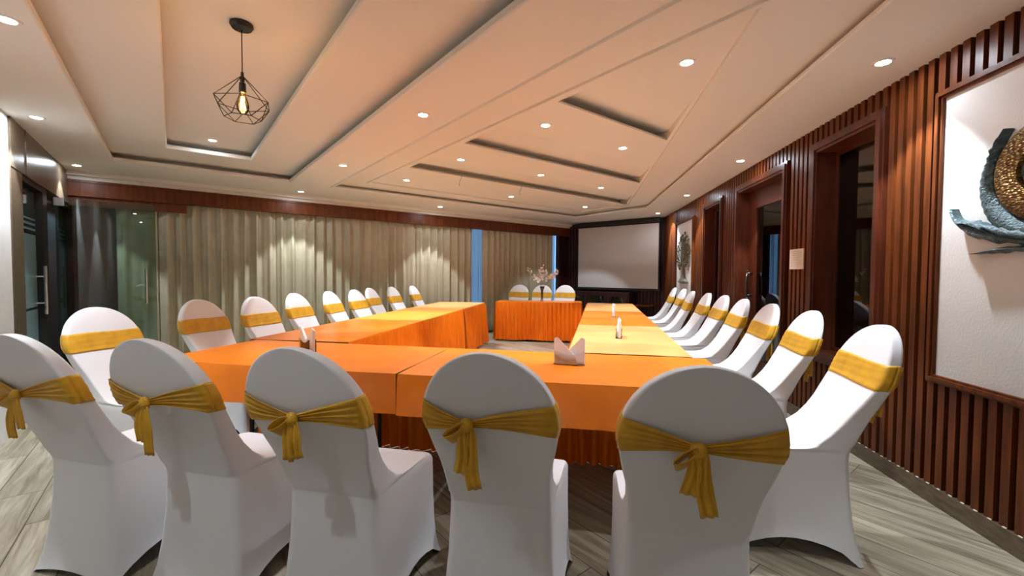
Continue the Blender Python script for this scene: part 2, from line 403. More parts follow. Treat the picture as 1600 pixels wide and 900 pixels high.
def frame(bm, u0, u1, z0, z1, w, d0, d1, bottom=True, F=RW, mi=0, steps=True):
    for (a0, a1, c0, c1) in ((u0, u0 + w, z0, z1), (u1 - w, u1, z0, z1), (u0 + w, u1 - w, z1 - w, z1)) + (((u0 + w, u1 - w, z0, z0 + w),) if bottom else ()):
        box(bm, a0, a1, d0, d1, c0, c1, mi, F=F)
        if steps:
            g = w * 0.28
            if a1 - a0 < w + 0.01: box(bm, a0 + g, a1 - g, d1, d1 + 0.012, c0 + g, c1 - g, mi, F=F)
            else: box(bm, a0 - g, a1 + g, d1, d1 + 0.012, c0 + g, c1 - g, mi, F=F)
wi = 0
for (kd, u0, u1, z0, z1) in OPEN:
    if kd == 'win':
        wi += 1
        bm = BM(); frame(bm, u0, u1, z0, z1, 0.085, -0.02, 0.02)
        i0, i1, j0, j1 = u0 + 0.085, u1 - 0.085, z0 + 0.085, z1 - 0.085
        # lining of the reveal
        box(bm, i0 - 0.02, i0, -0.16, -0.02, j0, j1, F=RW); box(bm, i1, i1 + 0.02, -0.16, -0.02, j0, j1, F=RW)
        box(bm, i0, i1, -0.16, -0.02, j1, j1 + 0.02, F=RW); box(bm, i0, i1, -0.16, -0.02, j0 - 0.02, j0, F=RW)
        o = struct('window_%d' % wi, bm, 'mahogdoor')
        bm = BM(); frame(bm, i0, i1, j0, j1, 0.03, -0.15, -0.125, steps=False); obj('window_sash', bm, 'mahogdoor', o)
        bm = BM(); box(bm, i0 + 0.03, i1 - 0.03, -0.142, -0.136, j0 + 0.03, j1 - 0.03, F=RW); obj('window_pane', bm, 'pane', o)
# door
u0, u1, z1 = 4.45, 5.69, 2.34
bm = BM(); frame(bm, u0, u1, 0, z1, 0.09, -0.02, 0.02, bottom=False)
box(bm, u0 + 0.07, u0 + 0.09, -0.16, -0.02, 0, z1 - 0.09, F=RW); box(bm, u1 - 0.09, u1 - 0.07, -0.16, -0.02, 0, z1 - 0.09, F=RW)
box(bm, u0 + 0.09, u1 - 0.09, -0.16, -0.02, z1 - 0.09, z1 - 0.07, F=RW)
dr = struct('door_1', bm, 'mahogdoor')
bm = BM(); a0, a1 = u0 + 0.09, u1 - 0.09
box(bm, a0, a0 + 0.14, -0.15, -0.105, 0.01, z1 - 0.09, F=RW); box(bm, 5.40, a1, -0.15, -0.105, 0.01, z1 - 0.09, F=RW)
box(bm, a0 + 0.14, 5.40, -0.15, -0.105, 2.04, z1 - 0.09, F=RW); box(bm, a0 + 0.14, 5.40, -0.15, -0.105, 0.01, 0.30, F=RW)
obj('door_leaf', bm, 'mahogdoor', dr)
bm = BM(); box(bm, a0 + 0.14, 5.40, -0.13, -0.124, 0.30, 2.04, F=RW); obj('door_pane', bm, 'pane', dr)
bm = BM(); hu, hd = 5.475, -0.105
tube(bm, [RW(hu, hd + 0.055, 1.02), RW(hu, hd + 0.06, 1.10), RW(hu, hd + 0.06, 1.20), RW(hu, hd + 0.055, 1.30)], [0.012, 0.017, 0.017, 0.012], 10)
for hz in (1.03, 1.29):
    tube(bm, [RW(hu, hd, hz), RW(hu, hd + 0.06, hz)], [0.02, 0.012], 10)
    for dz in (-0.028, 0.028):
        tube(bm, [RW(hu, hd + 0.05, hz + dz - 0.012), RW(hu, hd + 0.05, hz + dz), RW(hu, hd + 0.05, hz + dz + 0.012)], [0.008, 0.017, 0.008], 10)
obj('door_handle', bm, 'iron', dr, smooth=True)
# dark corridor beyond the panes
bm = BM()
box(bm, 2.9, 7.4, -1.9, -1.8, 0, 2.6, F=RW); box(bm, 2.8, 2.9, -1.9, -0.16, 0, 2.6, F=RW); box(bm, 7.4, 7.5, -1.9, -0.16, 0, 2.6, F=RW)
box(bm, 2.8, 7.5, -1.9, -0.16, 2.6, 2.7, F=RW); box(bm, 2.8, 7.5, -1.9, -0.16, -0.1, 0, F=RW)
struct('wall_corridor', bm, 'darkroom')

# ------------------------------------------------------------------ wall art on the right wall
def art(name, label, u0, u1, z0, z1):
    t = thing(name, label, 'wall art', RW((u0 + u1) / 2, 0, z0))
    bm = BM(); L = t.location.copy(); F = lambda u, d, z: RW(u, d, z) - L
    box(bm, u0 + 0.02, u1 - 0.02, -0.02, 0.006, z0 + 0.02, z1 - 0.02, F=F); obj('canvas', bm, 'canvas', t)
    bm = BM(); frame(bm, u0, u1, z0, z1, 0.045, -0.02, 0.022, F=F); obj('frame', bm, 'mahog', t)
    return t, F
t, F = art('wall_panel', 'large white textured panel with a round gold and teal relief, at the right edge', 1.72, 2.82, 0.68, 2.28)
cu, cz = 2.235, 1.735
def relief(rows, name, m, parent, d0=0.006):  # rows of (u,z,thickness) strips
    pass
bm = BM()
F2 = lambda x, y, z: F(cu - x, z, cz + y)
lathe(bm, [(0.001, 0.045), (0.072, 0.045), (0.078, 0.050), (0.086, 0.045), (0.088, 0.02)], 48, F=F2); obj('disc_hub', bm, 'teal', t, smooth=40)
bm = BM()
lathe(bm, [(0.088, 0.03), (0.10, 0.055), (0.15, 0.062), (0.20, 0.052), (0.222, 0.035), (0.222, 0.02)], 64, F=F2); obj('disc', bm, 'disc', t, smooth=40)
# scaled crescent, widening downward to a leafy tail
bm = BM(); rows = []
for i in range(41):
    s = i / 40.0
    th = rad(128 + s * 150)           # from upper left round to below
    wd = 0.012 + 0.075 * sin(min(1, s * 1.25) * PI * 0.52) * (1.0 if s < 0.8 else 1.0)
    ri = 0.232; ro = ri + wd
    if s < 0.22: ro += 0.03 * (1 - s / 0.22) ** 0.7 + 0.008 * sin(i * 2.4); ri += 0.035 * (1 - s / 0.22)
    row = []
    for j in range(9):
        v = j / 8.0; r = ri + (ro - ri) * v
        h = 0.03 + 0.022 * sin(v * PI) + 0.003 * sin(v * PI * 8) + 0.002 * cos(i * PI / 1.0)
        row.append(F2(r * cos(th), r * sin(th), h))
    rows.append(row)
grid(bm, rows)
b0 = [[p for p in (r[0], r[-1])] for r in rows]
for side in (0, -1):
    for i in range(40):
        p, q = rows[i][side], rows[i + 1][side]
        back = WN * 0.030
        quad(bm, p, q, q - back, p - back)
obj('crescent', bm, 'teal', t, smooth=True)
def leaf(bm, path, w, h0=0.035):
    n = len(path); L_, R_ = [], []
    rows = []
    for i, (x, y) in enumerate(path):
        x0, y0 = path[max(i - 1, 0)]; x1, y1 = path[min(i + 1, n - 1)]
        dx, dy = x1 - x0, y1 - y0; l = math.hypot(dx, dy) or 1; nx, ny = -dy / l, dx / l
        s = i / (n - 1); ww = w * min(1, 0.05 + s * 2.6) * (sin(PI * min(1, 0.015 + s * 0.97)) ** 0.75) * (1 + 0.28 * sin(i * 1.9))
        rows.append([F2(x + nx * ww * v, y + ny * ww * v, h0 + 0.018 * (1 - abs(v)) + (0.006 if v == 0 else 0) - (0.025 if abs(v) == 1 else 0)) for v in (-1, -0.6, 0, 0.6, 1)])
    grid(bm, rows)
def curve(p0, p1, p2, p3, n=16):
    out = []
    for i in range(n + 1):
        t_ = i / n; a = (1 - t_) ** 3; b = 3 * t_ * (1 - t_) ** 2; c = 3 * t_ * t_ * (1 - t_); d = t_ ** 3
        out.append((a * p0[0] + b * p1[0] + c * p2[0] + d * p3[0], a * p0[1] + b * p1[1] + c * p2[1] + d * p3[1]))
    return out
bm = BM()
leaf(bm, curve((-0.43, -0.115), (-0.40, -0.25), (-0.27, -0.27), (0.02, -0.33)), 0.030)
leaf(bm, curve((-0.32, -0.355), (-0.22, -0.35), (-0.12, -0.32), (0.05, -0.36)), 0.014)
leaf(bm, curve((-0.27, -0.20), (-0.20, -0.26), (-0.12, -0.28), (0.06, -0.30)), 0.030, 0.045)
leaf(bm, curve((-0.385, -0.20), (-0.33, -0.19), (-0.28, -0.22), (-0.22, -0.26)), 0.02, 0.04)
leaf(bm, curve((0.43, -0.115), (0.40, -0.25), (0.27, -0.27), (-0.02, -0.33)), 0.030)
obj('leaf_scroll', bm, 'teal', t, smooth=True)

t, F = art('tree_panel', 'tall white panel with a dark metal tree relief beside the projector screen', 7.45, 8.60, 0.70, 2.24)
tu = 8.03
T2 = lambda x, d, z: F(tu - x, d, z)
bm = BM()
tr = [(-0.30, 1.13), (-0.22, 1.17), (-0.12, 1.21), (-0.07, 1.30), (-0.055, 1.45), (-0.06, 1.60), (0.06, 1.60), (0.055, 1.45), (0.07, 1.30), (0.12, 1.21), (0.22, 1.17), (0.30, 1.13), (0.10, 1.115), (-0.10, 1.115)]
prism(bm, tr, T2, 0.006, 0.035)
for k in range(14):
    a = rad(200 - k * 17); L_ = 0.30 + 0.1 * random.random()
    tube(bm, [T2(0, 0.025, 1.45), T2(0.15 * cos(a), 0.03, 1.50 + 0.12 * sin(a)), T2(L_ * cos(a), 0.03, 1.55 + L_ * 1.1 * max(sin(a), -0.2))], [0.018, 0.012, 0.005], 6)
obj('tree_trunk', bm, 'olive', t, smooth=True)
bm = BM()
rr = random.Random(3)
n = 0
while n < 210:
    x = rr.uniform(-0.46, 0.46); z = rr.uniform(1.36, 2.04)
    e = (x / 0.44) ** 2 + ((z - 1.62) / 0.36) ** 2
    spire = any(abs(x - sx) < 0.05 * (1 - (z - 1.8) / (sz - 1.8)) + 0.012 and 1.8 < z < sz for sx, sz in ((-0.20, 1.95), (-0.05, 2.0), (0.11, 2.05), (0.27, 1.92)))
    if (e < 1 and not (z < 1.42 and abs(x) < 0.16) and rr.random() < 0.75) or spire:
        a = rr.uniform(-1.2, 1.2); s_ = rr.uniform(0.018, 0.032)
        pts = [(x + s_ * (cos(q) * 0.55 * cos(a) - sin(q) * sin(a)), z + s_ * (cos(q) * 0.55 * sin(a) + sin(q) * cos(a))) for q in [k * PI / 3 for k in range(6)]]
        prism(bm, pts, T2, 0.008 + rr.random() * 0.012, 0.024 + rr.random() * 0.014); n += 1
o = obj('foliage', bm, 'olive', t)

# paper notice
t = thing('notice', 'small framed paper notice on the slats between the door and the nearest window', 'notice', RW(4.26, 0.004, 1.325))
L = t.location.copy(); F = lambda u, d, z: RW(u, d, z) - L
bm = BM(); box(bm, 4.145, 4.375, 0.004, 0.012, 1.325, 1.505, F=F); obj('paper', bm, 'notice', t)
bm = BM()
for i in range(9):
    zz = 1.482 - i * 0.016
    box(bm, 4.175 + (0.03 if i in (4, 8) else 0), 4.345, 0.012, 0.0125, zz - 0.003, zz + 0.001, F=F)
obj('printed_lines', bm, 'paperprint', t)

# ------------------------------------------------------------------ screen wall and projector screen
bm = BM()
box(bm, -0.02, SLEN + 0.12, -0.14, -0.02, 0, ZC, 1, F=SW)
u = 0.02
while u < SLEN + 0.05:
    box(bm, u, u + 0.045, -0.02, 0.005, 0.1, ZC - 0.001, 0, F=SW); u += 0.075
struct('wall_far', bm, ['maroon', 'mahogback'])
bm = BM(); box(bm, 0, SLEN, -0.02, 0.015, 0, 0.10, F=SW); struct('baseboard_far', bm, 'basetile')
t = thing('projector_screen', 'white pull-down projector screen with black border on the dark far wall', 'projector screen', SW(1.08, 0.1, 0.9))
L = t.location.copy(); F = lambda s, d, z: SW(s, d, z) - L
s0, s1 = 0.06, 2.08
bm = BM(); box(bm, s0 + 0.0, s1 + 0.03, 0.03, 0.17, 2.385, 2.475, F=F); bevel(bm, 0.01); obj('housing', bm, 'black', t)
bm = BM(); box(bm, s0, s1, 0.120, 0.122, 0.93, 2.40, F=F); obj('border', bm, 'blackmatte', t)
bm = BM(); box(bm, s0 + 0.03, s1 - 0.03, 0.1222, 0.125, 0.965, 2.36, F=F); obj('screen_fabric', bm, 'screen', t)
bm = BM(); tube(bm, [F(s0 - 0.02, 0.121, 0.925), F(s1 + 0.02, 0.121, 0.925)], 0.016, 10); obj('bottom_bar', bm, 'black', t, smooth=40)
# media cabinet under the screen
t = thing('media_cabinet', 'low dark wooden cabinet with glass doors under the projector screen', 'cabinet', SW(1.2, 0.0, 0))
L = t.location.copy(); F = lambda s, d, z: SW(s, d, z) - L
bm = BM()
box(bm, 0.62, 2.15, 0.02, 0.06, 0.02, 0.86, F=F); box(bm, 0.62, 2.15, 0.06, 0.40, 0.84, 0.87, F=F); box(bm, 0.62, 2.15, 0.06, 0.38, 0.02, 0.08, F=F)
for s in (0.62, 1.12, 1.62, 2.12): box(bm, s, s + 0.03, 0.06, 0.38, 0.08, 0.84, F=F)
box(bm, 0.65, 2.12, 0.06, 0.36, 0.58, 0.60, F=F)
obj('cabinet_body', bm, 'maroon', t)
for i, s in enumerate((0.65, 1.15, 1.65)):
    bm = BM(); frame(bm, s, s + 0.47, 0.09, 0.835, 0.05, 0.38, 0.40, F=F, steps=False); d = obj('cabinet_door', bm, 'maroon', t)
    bm = BM(); box(bm, s + 0.05, s + 0.42, 0.386, 0.391, 0.14, 0.785, F=F); obj('door_glass', bm, 'pane', d)
bm = BM(); box(bm, 0.20, 0.60, 0.02, 0.30, 0.585, 0.615, F=F); obj('side_shelf', bm, 'mahog', t)
for k, (s, wd, hh, nm) in enumerate(((0.72, 0.30, 0.13, 'silver grey player in the right bay of the media cabinet'), (1.22, 0.30, 0.17, 'grey amplifier in the middle bay of the media cabinet'), (1.74, 0.28, 0.10, 'flat grey receiver in the left bay of the media cabinet'))):
    bm = BM(); P0 = SW(s + wd / 2, 0.22, 0.6005); G = lambda a, d, z: SW(a, d, z) - P0
    box(bm, s, s + wd, 0.10, 0.33, 0.6005, 0.6005 + hh, F=G); bevel(bm, 0.006)
    o = obj('audio_unit', bm, 'equipment', loc=P0); tag(o, nm, 'audio equipment')

# ------------------------------------------------------------------ curtain wall: glazing behind, pelmet, curtains
UC = lambda u: None
def AB(a, b, z): return ab(a, b, z)
C0 = 5.362
   # a of the curtain reference point (-2.33, 8.96)
bm = BM()
aend = 7.85
box(bm, -1.1, 0.28, CB, CB + 0.12, 0, 2.395, F=AB)
box(bm, 0.28, aend, CB, CB + 0.12, 0, 0.12, F=AB); box(bm, 0.28, aend, CB, CB + 0.12, 2.25, ZC, F=AB)
box(bm, -1.1, 0.28, CB, CB + 0.12, 2.395, ZC, F=AB)
struct('wall_curtain_side', bm, 'maroon')
bm = BM()
for a in (0.28, 1.55, 2.85, 4.15, 4.80, 5.45, 6.1, 6.72, 7.36):
    box(bm, a, a + 0.05, CB + 0.02, CB + 0.08, 0.12, 2.25, F=AB)
wn = struct('window_3', bm, 'black')
bm = BM(); box(bm, 0.33, 7.36, CB + 0.045, CB + 0.050, 0.12, 2.25, F=AB); obj('window_pane', bm, 'pane', wn)
bm = BM(); box(bm, 7.41, aend, CB - 0.10, CB, 0.0, 2.40, F=AB)
for k in range(4): box(bm, 7.44 + k * 0.09, 7.49 + k * 0.09, CB - 0.12, CB - 0.10, 0.1, 2.4, F=AB)
struct('wall_pier', bm, 'maroon')
bm = BM(); box(bm, -1, 7.72, CF - 0.02, CF + 0.015, 2.195, 2.395, F=AB); box(bm, -1, 7.72, CF - 0.035, CF + 0.02, 2.195, 2.225, F=AB); box(bm, -1, 7.72, CF - 0.035, CF + 0.02, 2.365, 2.395, F=AB)
box(bm, -1, 0.16, CF - 0.0, CF + 0.03, 2.08, 2.2, F=AB)
struct('trim_3', bm, 'mahog')
bm = BM(); tube(bm, [ab(0.1, CF + 0.07, 2.275), ab(7.35, CF + 0.07, 2.275)], 0.012, 8); o = obj('curtain_rail', bm, 'iron', smooth=40)
tag(o, 'long metal curtain rail behind the red-brown pelmet', 'curtain rail')
cr = random.Random(11)
def curtain(u0, u1, pitch, amp, label, seed, zb=0.03, mt='curtain', b=CF + 0.07, name='curtain', cat='curtain', grp='beige curtains along the window wall', ztop=2.235):
    r = random.Random(seed)
    a0, a1 = C0 + u0, C0 + u1
    o0 = ab((a0 + a1) / 2, b, 0)
    n = max(2, round((a1 - a0) / pitch)); ph = [0.0]
    fold = [(r.uniform(0.7, 1.3), r.uniform(0.6, 1.25)) for _ in range(n)]
    fold[0] = (fold[0][0], 1.0)
    tot = sum(f[0] for f in fold); xs = []
    acc = 0
    for f in fold:
        for j in range(14):
            xs.append(((acc + f[0] * j / 14) / tot, 2 * PI * j / 14, f[1]))
        acc += f[0]
    xs.append((1.0, 0.0, 1.0))
    rows = []
    zl = [ztop, ztop - 0.04, ztop - 0.10, ztop - 0.22, 1.7, 1.4, 1.1, 0.8, 0.5, 0.25, zb]
    off = [r.uniform(-1, 1) for _ in xs]
    for k, z in enumerate(zl):
        f = k / (len(zl) - 1)
        A = amp * (0.45 + 0.55 * min(1, (ztop - z) / 0.22)); sharp = 1 if k > 1 else 0.6
        row = []
        for (s, p, g) in xs:
            d = A * g * (cos(p) * 0.75 + 0.25 * cos(2 * p + 1.1 + f * 1.5)) + 0.012 * sin(s * 21 + f * 3 + seed) * f * min(1.0, 8 * s, 8 * (1 - s))
            ds = (0.018 * sin(p + 0.8) * g * f + 0.014 * sin(f * 4 + s * 9 + seed) * f) * sin(PI * s) ** 0.4 if 0 < s < 1 else 0.0
            q = ab(a0 + (a1 - a0) * s + ds, b + d, z) - o0
            row.append(q)
        rows.append(row)
    bm = BM(); grid(bm, rows)
    c = obj(name, bm, mt, smooth=True, loc=o0)
    sm = c.modifiers.new('thickness', 'SOLIDIFY'); sm.thickness = 0.003
    tag(c, label, cat, grp)
    return c
curtain(-5.93, -5.515, 0.20, 0.035, 'narrow beige curtain seen through the open glass door', 1)
curtain(-5.515, -4.095, 0.165, 0.045, 'beige satin curtain just right of the open glass door', 2)
curtain(-4.095, -3.345, 0.15, 0.045, 'lamp-lit beige curtain behind the third and fourth window row chairs', 3)
curtain(-3.345, -1.725, 0.17, 0.045, 'shaded beige curtain behind the middle chairs of the window row', 4)
curtain(-1.725, -0.46, 0.155, 0.045, 'lamp-lit beige curtain ending at the left blue window gap', 5)
curtain(-0.20, 1.86, 0.16, 0.045, 'brown-beige curtain behind the head table, between the two blue gaps', 6)
curtain(-0.62, -0.05, 0.06, 0.012, 'pale blue sheer curtain in the gap left of the head table', 7, mt='sheer', b=CF + 0.135, name='sheer_curtain', grp='sheers in the window gaps')
curtain(1.70, 2.04, 0.06, 0.012, 'pale blue sheer curtain in the gap beside the dark far wall', 8, mt='sheer', b=CF + 0.135, name='sheer_curtain', grp='sheers in the window gaps')

# ------------------------------------------------------------------ left partition: bronze header, columns, glass doors
bm = BM(); box(bm, -1.16, -0.985, 5.12, CB, 2.10, ZC, F=AB); box(bm, -1.16, -0.98, 5.55, 5.555, 2.10, ZC, F=AB)
struct('trim_4', bm, 'bronze')
bm = BM(); box(bm, -1.16, -0.99, 5.12, 5.44, 0, 2.10, F=AB); struct('trim_5', bm, 'bronze')
bm = BM(); box(bm, -1.10, -1.0, 6.22, 6.40, 0, 2.10, F=AB); box(bm, -1.10, -1.0, 5.44, 6.22, 2.05, 2.10, F=AB); box(bm, -1.08, -1.03, 6.40, CB, 0.0, 0.06, F=AB)
dr = struct('door_2', bm, 'black')
bm = BM(); box(bm, -1.065, -1.055, 5.45, 6.21, 0.02, 2.04, F=AB)
dl = obj('glass_leaf', bm, 'clearband', dr)
bm = BM()
for z0, z1 in ((0.30, 0.90), (0.925, 1.62), (1.66, 1.68), (1.71, 1.73), (1.76, 1.775)):
    box(bm, -1.0545, -1.053, 5.455, 6.205, z0, z1, F=AB)
obj('frosted_bands', bm, 'frost', dl)
bm = BM(); tube(bm, [ab(-0.98, 6.12, 0.85), ab(-0.98, 6.12, 1.32)], 0.013, 10)
for z in (0.96, 1.22): tube(bm, [ab(-1.05, 6.12, z), ab(-0.98, 6.12, z)], 0.008, 8)
obj('pull_handle', bm, 'chrome', dr, smooth=40)
bm = BM(); box(bm, -1.075, -1.06, 6.40, CB, 0.06, 2.08, F=AB); obj('side_glass', bm, 'clearband', dr)
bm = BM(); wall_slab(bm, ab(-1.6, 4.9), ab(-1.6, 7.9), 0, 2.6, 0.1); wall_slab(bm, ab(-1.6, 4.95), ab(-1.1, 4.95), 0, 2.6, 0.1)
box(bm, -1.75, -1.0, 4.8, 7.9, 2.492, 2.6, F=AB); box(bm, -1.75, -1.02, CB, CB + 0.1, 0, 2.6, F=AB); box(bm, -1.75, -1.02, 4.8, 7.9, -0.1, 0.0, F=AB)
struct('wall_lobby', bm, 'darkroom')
t = thing('glass_door', 'frameless greenish glass door standing open in front of the curtains', 'glass door', ab(-0.98, 6.58, 0))
L = t.location.copy(); F = lambda a, b, z: ab(a, b, z) - L
bm = BM(); box(bm, -0.97, -0.155, 6.575, 6.587, 0.02, 2.05, F=F); obj('glass_sheet', bm, 'doorglass', t)
bm = BM(); box(bm, -0.98, -0.90, 6.565, 6.597, 1.97, 2.055, F=F); box(bm, -0.98, -0.84, 6.565, 6.597, 0.005, 0.09, F=F); obj('hinge_fitting', bm, 'chrome', t)
bm = BM()
for bb in (6.535, 6.627):
    tube(bm, [F(-0.245, bb, 0.90), F(-0.245, bb, 1.30)], 0.012, 10)
for z in (0.97, 1.23): tube(bm, [F(-0.245, 6.535, z), F(-0.245, 6.627, z)], 0.007, 8)
obj('pull_handle', bm, 'chrome', t, smooth=40)

# ------------------------------------------------------------------ downlights
def downlight(x, y, z, label, power=1.0, size=76, aim=None):
    t = thing('ceiling_downlight', label, 'downlight', (x, y, z), 0, 'recessed downlights in the ceiling')
    t.scale = (1, 1, 1)
    if downlight.src is None:
        bm = BM(); lathe(bm, [(0.034, -0.001), (0.036, -0.006), (0.050, -0.005), (0.054, -0.0005)], 28); a = obj('trim_ring', bm, 'trimwhite', t, smooth=40)
        bm = BM(); lathe(bm, [(0.001, -0.0025), (0.034, -0.0025)], 28); b = obj('lamp_lens', bm, 'lens', t)
        downlight.src = (a, b)
    else:
        for q in downlight.src:
            c = q.copy(); COL.objects.link(c); c.parent = t
    ld = bpy.data.lights.new('downlight_beam', 'SPOT'); ld.energy = LAMP_W * power; ld.color = LAMP_COL
    ld.spot_size = rad(size); ld.spot_blend = 0.25; ld.shadow_soft_size = 0.03
    lo = bpy.data.objects.new('downlight_beam', ld); COL.objects.link(lo); lo.parent = t; lo.location = (0, 0, -0.012)
    if aim: lo.rotation_euler = Vector((0, 0, -1)).rotation_difference(Vector((aim[0], aim[1], -1)).normalized()).to_euler()
    return t
downlight.src = None
LT = [
 (-1.34, 3.12, ZC, 'downlight in the wide beam left of centre, nearest of its three'),
 (-2.855, 4.397, ZC, 'downlight in the wide beam, middle one of its three'),
 (-4.40, 5.688, ZC, 'downlight close to the curtain cornice above the window row'),
 (-4.379, 2.602, ZC, 'downlight above the white wall beside the bronze header'),
 (-5.885, 3.845, ZC, 'downlight in the left corner above the glass doors'),
 (-2.859, 7.435, ZC, 'downlight in the low band in front of the lit curtain'),
 (1.576, 2.852, ZC, 'downlight beside the slatted wall above the round relief panel'),
 (1.464, 4.991, ZC, 'downlight beside the slatted wall above the wooden door'),
 (1.304, 6.996, ZC, 'downlight beside the slatted wall above the far window'),
 (1.131, 8.927, ZC, 'downlight close to the top right corner of the projector screen'),
 (-2.828, 1.578, ZC, 'downlight at the top left edge beside the white wall'),
 (-4.091, 3.905, 2.69, 'downlight in the deep left tray near the pendant'),
]
for p in LT: downlight(p[0], p[1], p[2], p[3], aim=(0.32, -0.25) if p[1] > 8.9 else None)
TR = [((-0.475, 3.77), 'downlight in the sloped tray, left one of the second row'), ((-1.565, 4.715), 'downlight in the sloped tray, left one of the third row'),
 ((-2.66, 5.61), 'downlight in the sloped tray, left end of the row by the windows'), ((0.512, 2.825), 'large bright downlight at the near tip of the sloped tray'),
 ((0.224, 4.59), 'downlight in the sloped tray, right one of the second row'), ((-0.765, 5.63), 'downlight in the sloped tray, middle one of the third row'),
 ((-1.467, 7.11), 'downlight in the sloped tray, middle of the row by the windows'), ((0.012, 6.61), 'downlight in the sloped tray, right one of the third row'),
 ((-0.282, 8.43), 'downlight in the sloped tray, farthest right one')]
for (p, l) in TR: downlight(p[0], p[1], Z2, l, 0.9, aim=(-0.13, 0.40) if p[1] > 8 else None)
for x, y, z, l in ((-1.30, 0.30, ZC, 'downlight behind the camera along the white wall'), (0.20, -0.95, ZC, 'downlight behind the camera near the back wall'),
                   (0.20, 1.83, ZC, 'downlight above the front chairs out of view'), (1.60, 0.70, ZC, 'downlight beside the slatted wall behind the camera'), (-0.06, 0.62, 2.69, 'downlight in the deep tray above the camera')):
    downlight(x, y, z, l, 0.3)

# ------------------------------------------------------------------ pendant lamp
t = thing('pendant_lamp', 'black wire diamond cage pendant lamp with glowing filament bulb', 'pendant lamp', (-2.02, 2.13, 2.69))
bm = BM(); lathe(bm, [(0.058, 0), (0.060, -0.012), (0.050, -0.028), (0.02, -0.034), (0.004, -0.036)], 32); obj('canopy', bm, 'black', t, smooth=40)
bm = BM(); tube(bm, [(0, 0, -0.03), (0, 0, -0.29)], 0.0028, 8); obj('cord', bm, 'black', t, smooth=True)
bm = BM(); lathe(bm, [(0.004, -0.27), (0.008, -0.275), (0.008, -0.30), (0.012, -0.305), (0.010, -0.33), (0.017, -0.335), (0.019, -0.385), (0.016, -0.388)], 20); obj('lamp_socket', bm, 'black', t, smooth=40)
bm = BM(); n = 6; r1, z1_, r2, z2_ = 0.150, -0.445, 0.092, -0.535
A_ = [Vector((r1 * cos(2 * PI * (k + 0.15) / n), r1 * sin(2 * PI * (k + 0.15) / n), z1_)) for k in range(n)]
B_ = [Vector((r2 * cos(2 * PI * (k + 0.65) / n), r2 * sin(2 * PI * (k + 0.65) / n), z2_)) for k in range(n)]
ap = Vector((0, 0, -0.29))
for k in range(n):
    for p, q in ((ap, A_[k]), (A_[k], A_[(k + 1) % n]), (A_[k], B_[k]), (A_[(k + 1) % n], B_[k]), (B_[k], B_[(k + 1) % n])):
        tube(bm, [p, q], 0.0024, 6)
obj('wire_cage', bm, 'black', t)
bm = BM(); lathe(bm, [(0.013, -0.385), (0.016, -0.40), (0.028, -0.44), (0.032, -0.465), (0.028, -0.49), (0.014, -0.508), (0.001, -0.512)], 24)
M['bulbglass'] = glass('bulb_glass', (1.0, 0.86, 0.55), 1.25)
b = obj('bulb', bm, 'bulbglass', t, smooth=True)
M['filament'] = emis('filament', (1.0, 0.50, 0.12), 60)
bm = BM()
for k in range(8):
    a = 2 * PI * k / 8; a2 = a + PI / 8
    tube(bm, [(0.006 * cos(a), 0.006 * sin(a), -0.41), (0.015 * cos(a2), 0.015 * sin(a2), -0.485)], 0.0014, 5)
obj('filament', bm, 'filament', b)
ld = bpy.data.lights.new('bulb_light', 'POINT'); ld.energy = 2.5; ld.color = (1, 0.62, 0.25); ld.shadow_soft_size = 0.02
lo = bpy.data.objects.new('bulb_light', ld); COL.objects.link(lo); lo.parent = t; lo.location = (0, 0, -0.45)
# loose wires hanging from the third riser
for (a, lab) in ((3.05, 'thin looped cable hanging from the ceiling, left one'), (4.10, 'thin hooked cable hanging from the ceiling, right one')):
    P0 = ab(a, 4.97, Z2); bm = BM()
    pts = [Vector((0.02 * sin(k * 0.7) , 0.0, -0.012 * k + 0.03 * sin(k * 0.55))) for k in range(9)]
    tube(bm, pts, 0.0025, 6); o = obj('ceiling_cable', bm, 'black', smooth=True, loc=P0 - pts[0]); tag(o, lab, 'cable')

